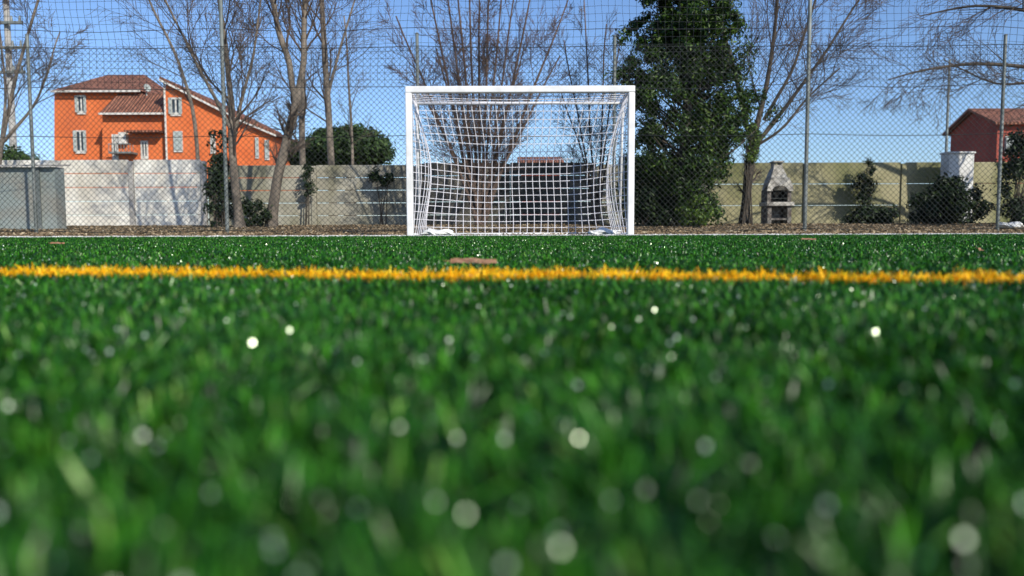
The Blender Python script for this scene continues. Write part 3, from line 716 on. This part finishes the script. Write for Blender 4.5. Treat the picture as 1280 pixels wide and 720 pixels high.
# ------------------------------------------------------------------ foliage
def clumps(cs,rs,per,size,rg,asp=.42,flat=1.0):
    C=np.repeat(np.array(cs),per,0); Rr=np.repeat(np.array(rs),per)
    n=len(C); d=rg.normal(size=(n,3)); d/=np.linalg.norm(d,axis=1)[:,None]
    pos=C+d*(Rr*(0.2+1.0*rg.random(n)**.9))[:,None]*np.array([1,1,flat])
    nr=d+rg.normal(0,.6,(n,3))+np.array([0,0,.35])
    return leafquads(pos,nr,size*(.6+.8*rg.random(n)),rg,asp,.2)
def foliage_tree(name,lab,cat,base,env,ncl,per,size,seed,m,rc=(.16,.34),trunk=None,tm='darkbark',gap=.0):
    rg=np.random.default_rng(seed); cs=[];rs=[]
    while len(cs)<ncl:
        t=rg.random(); cx_,cy_,rx,ry,z=env(t); a=rg.random()*2*math.pi; q_=rg.random()**.45
        k=1+.15*math.sin(3*a+t*11+seed)+.12*math.sin(5*a-t*17)
        c=np.array([cx_+math.cos(a)*rx*q_*k,cy_+math.sin(a)*ry*q_*k,z])
        if math.sin(c[0]*4.1+seed)*math.sin(c[1]*3.7)*math.sin(c[2]*4.5+1)>.35+gap: continue
        cs.append(c); rs.append(rg.uniform(*rc))
    o=thing(name,lab,cat,base)
    bt=B(); rr=random.Random(seed)
    if trunk:
        bt.tube(trunk[0],trunk[1],9,False)
        tp=[Vector(p) for p in trunk[0]]
        for c in cs[::4]:
            zt3=max(tp[0].z+.3,min(tp[-1].z,c[2]-abs(c[0]-tp[0].x)*.7-.1))
            k=0
            while k<len(tp)-2 and tp[k+1].z<zt3:k+=1
            f=(zt3-tp[k].z)/max(.01,(tp[k+1].z-tp[k].z)); s_=tp[k].lerp(tp[k+1],max(0,min(1,f)))
            e_=Vector(c); mid=s_.lerp(e_,.5)+Vector((rr.uniform(-.1,.1),rr.uniform(-.1,.1),-.05))
            bt.tube([s_,mid,e_],[.025,.015,.006],5,False)
    else:
        for c in cs[::3]:
            e_=Vector(c); s_=Vector(base)+Vector((rr.uniform(-.15,.15),rr.uniform(-.1,.1),0))
            if (e_-s_).length<6: bt.tube([s_,s_.lerp(e_,.5)+Vector((0,0,.05)),e_],[.015,.01,.004],4,False)
    mk("trunk" if cat=="tree" else "stems",bt,M[tm],o,smooth=True)
    mk("crown" if cat=="tree" else "foliage",clumps(cs,rs,per,size,rg),M[m],o)
    return o
EY=15.3; ex=X(856,EY)
zmin=gz(EY)+.15; ztop=6.6
ezs=[0.2,.6,1.0,1.5,2.0,2.5,3.0,3.6,4.5,6.6]
exl=[790,778,774,772,770,768,770,776,784,815]
exr=[908,904,914,934,950,956,946,934,918,860]
def envE(t):
    z=zmin+(ztop-zmin)*t
    l=X(np.interp(z,ezs,exl),EY); r_=X(np.interp(z,ezs,exr),EY)
    wob=1+.05*math.sin(z*5.1)+.04*math.sin(z*11+2)
    return (l+r_)/2+.04*math.sin(z*3.3),EY,(r_-l)/2*.90*wob,min(1.2,(r_-l)/2*.9),z
foliage_tree("evergreen_tree","tall dense dark evergreen tree beside the goal","tree",(ex,EY,gz(EY)),envE,800,115,.042,5,'evleaf',rc=(.10,.26),gap=.05,trunk=([(ex,EY,gz(EY)-.05),(ex-.03,EY,1.5),(ex+.05,EY,3),(ex-.08,EY,4.6),(ex-.1,EY,6)],[.13,.1,.08,.05,.02]))
def blob(u,v,D,ru,rv,name,lab,m,ncl,per,size,seed,rc=(.08,.18),cat="bush",ry=None):
    x0=X(u,D,v); z0=Z(v,D,u); rx=ru/FPX*D; rz=rv/FPX*D; ryy=ry or rx*.7
    def env(t):
        a=(t-.5)*2; w_=math.sqrt(max(0.05,1-a*a)); return x0,D,rx*w_,ryy*w_,z0+a*rz
    zb_=gz(min(D,19))
    if cat=="tree":
        tr=([(x0,D,zb_),(x0+.1,D,z0)],[.3,.15])
        return foliage_tree(name,lab,cat,(x0,D,zb_),env,ncl,per,size,seed,m,rc,trunk=tr)
    return foliage_tree(name,lab,cat,(x0,D,zb_),env,ncl,per,size,seed,m,rc)
blob(938,178,16.0,12,22,"shrub","light green leafy shrub climbing a bare trunk",'freshleaf',26,60,.03,12,(.06,.14))
blob(868,264,14.5,24,16,"shrub","bright green low shrub under the evergreen tree",'freshleaf',34,60,.035,13,(.07,.14))
blob(812,262,14.8,30,20,"shrub","dark low shrub under the evergreen tree",'ivy',46,80,.045,14,(.08,.16))
blob(274,240,15.2,17,42,"ivy_bush","dark ivy clump around a bare trunk",'ivy',46,55,.04,15,(.07,.17))
blob(268,182,15.2,16,18,"ivy_bush","sprig of dark ivy hanging from a bare tree",'ivy',11,24,.04,16,(.07,.16))
blob(314,266,15.4,22,16,"ivy_bush","low dark ivy between two bare trunks",'ivy',28,60,.04,17,(.07,.15))
blob(385,228,18.8,6,20,"ivy_bush","ivy trailing down the grey concrete wall",'ivy',14,45,.04,18,(.05,.12),ry=.1)
blob(478,220,18.8,15,9,"ivy_bush","ivy spilling over the grey concrete wall",'ivy',14,50,.045,19,(.06,.13),ry=.15)
blob(1085,232,18.7,14,30,"ivy_bush","narrow ivy growing up the mossy wall",'ivy',26,60,.04,20,(.08,.16),ry=.15)
blob(1090,271,17.5,44,9,"shrub","low dark shrub at the foot of the mossy wall",'ivy',40,70,.045,22,(.08,.15))
blob(1188,259,16.0,46,31,"shrub","broad dark shrub in front of the mossy wall",'ivy',95,75,.045,23,(.09,.2))
blob(1276,225,14.2,22,60,"shrub","tall dark green shrub by the fence post",'ivy',60,60,.045,24,(.1,.22))
blob(1330,230,15,34,70,"shrub","tall dark green shrub by the fence post",'ivy',90,80,.045,25,(.1,.2))
blob(436,186,34,52,17,"rounded_tree","rounded dark green tree crown behind the wall",'pineleaf',230,130,.10,26,(.25,.5),cat="tree",ry=1.7)
blob(388,194,36,24,10,"rounded_tree","rounded dark green tree crown behind the wall",'pineleaf',90,110,.10,27,(.25,.45),cat="tree",ry=1.2)
blob(10,215,23,60,22,"shrub","dull green shrub behind the pale wall",'pineleaf',60,80,.06,28,(.15,.28))
print("done")
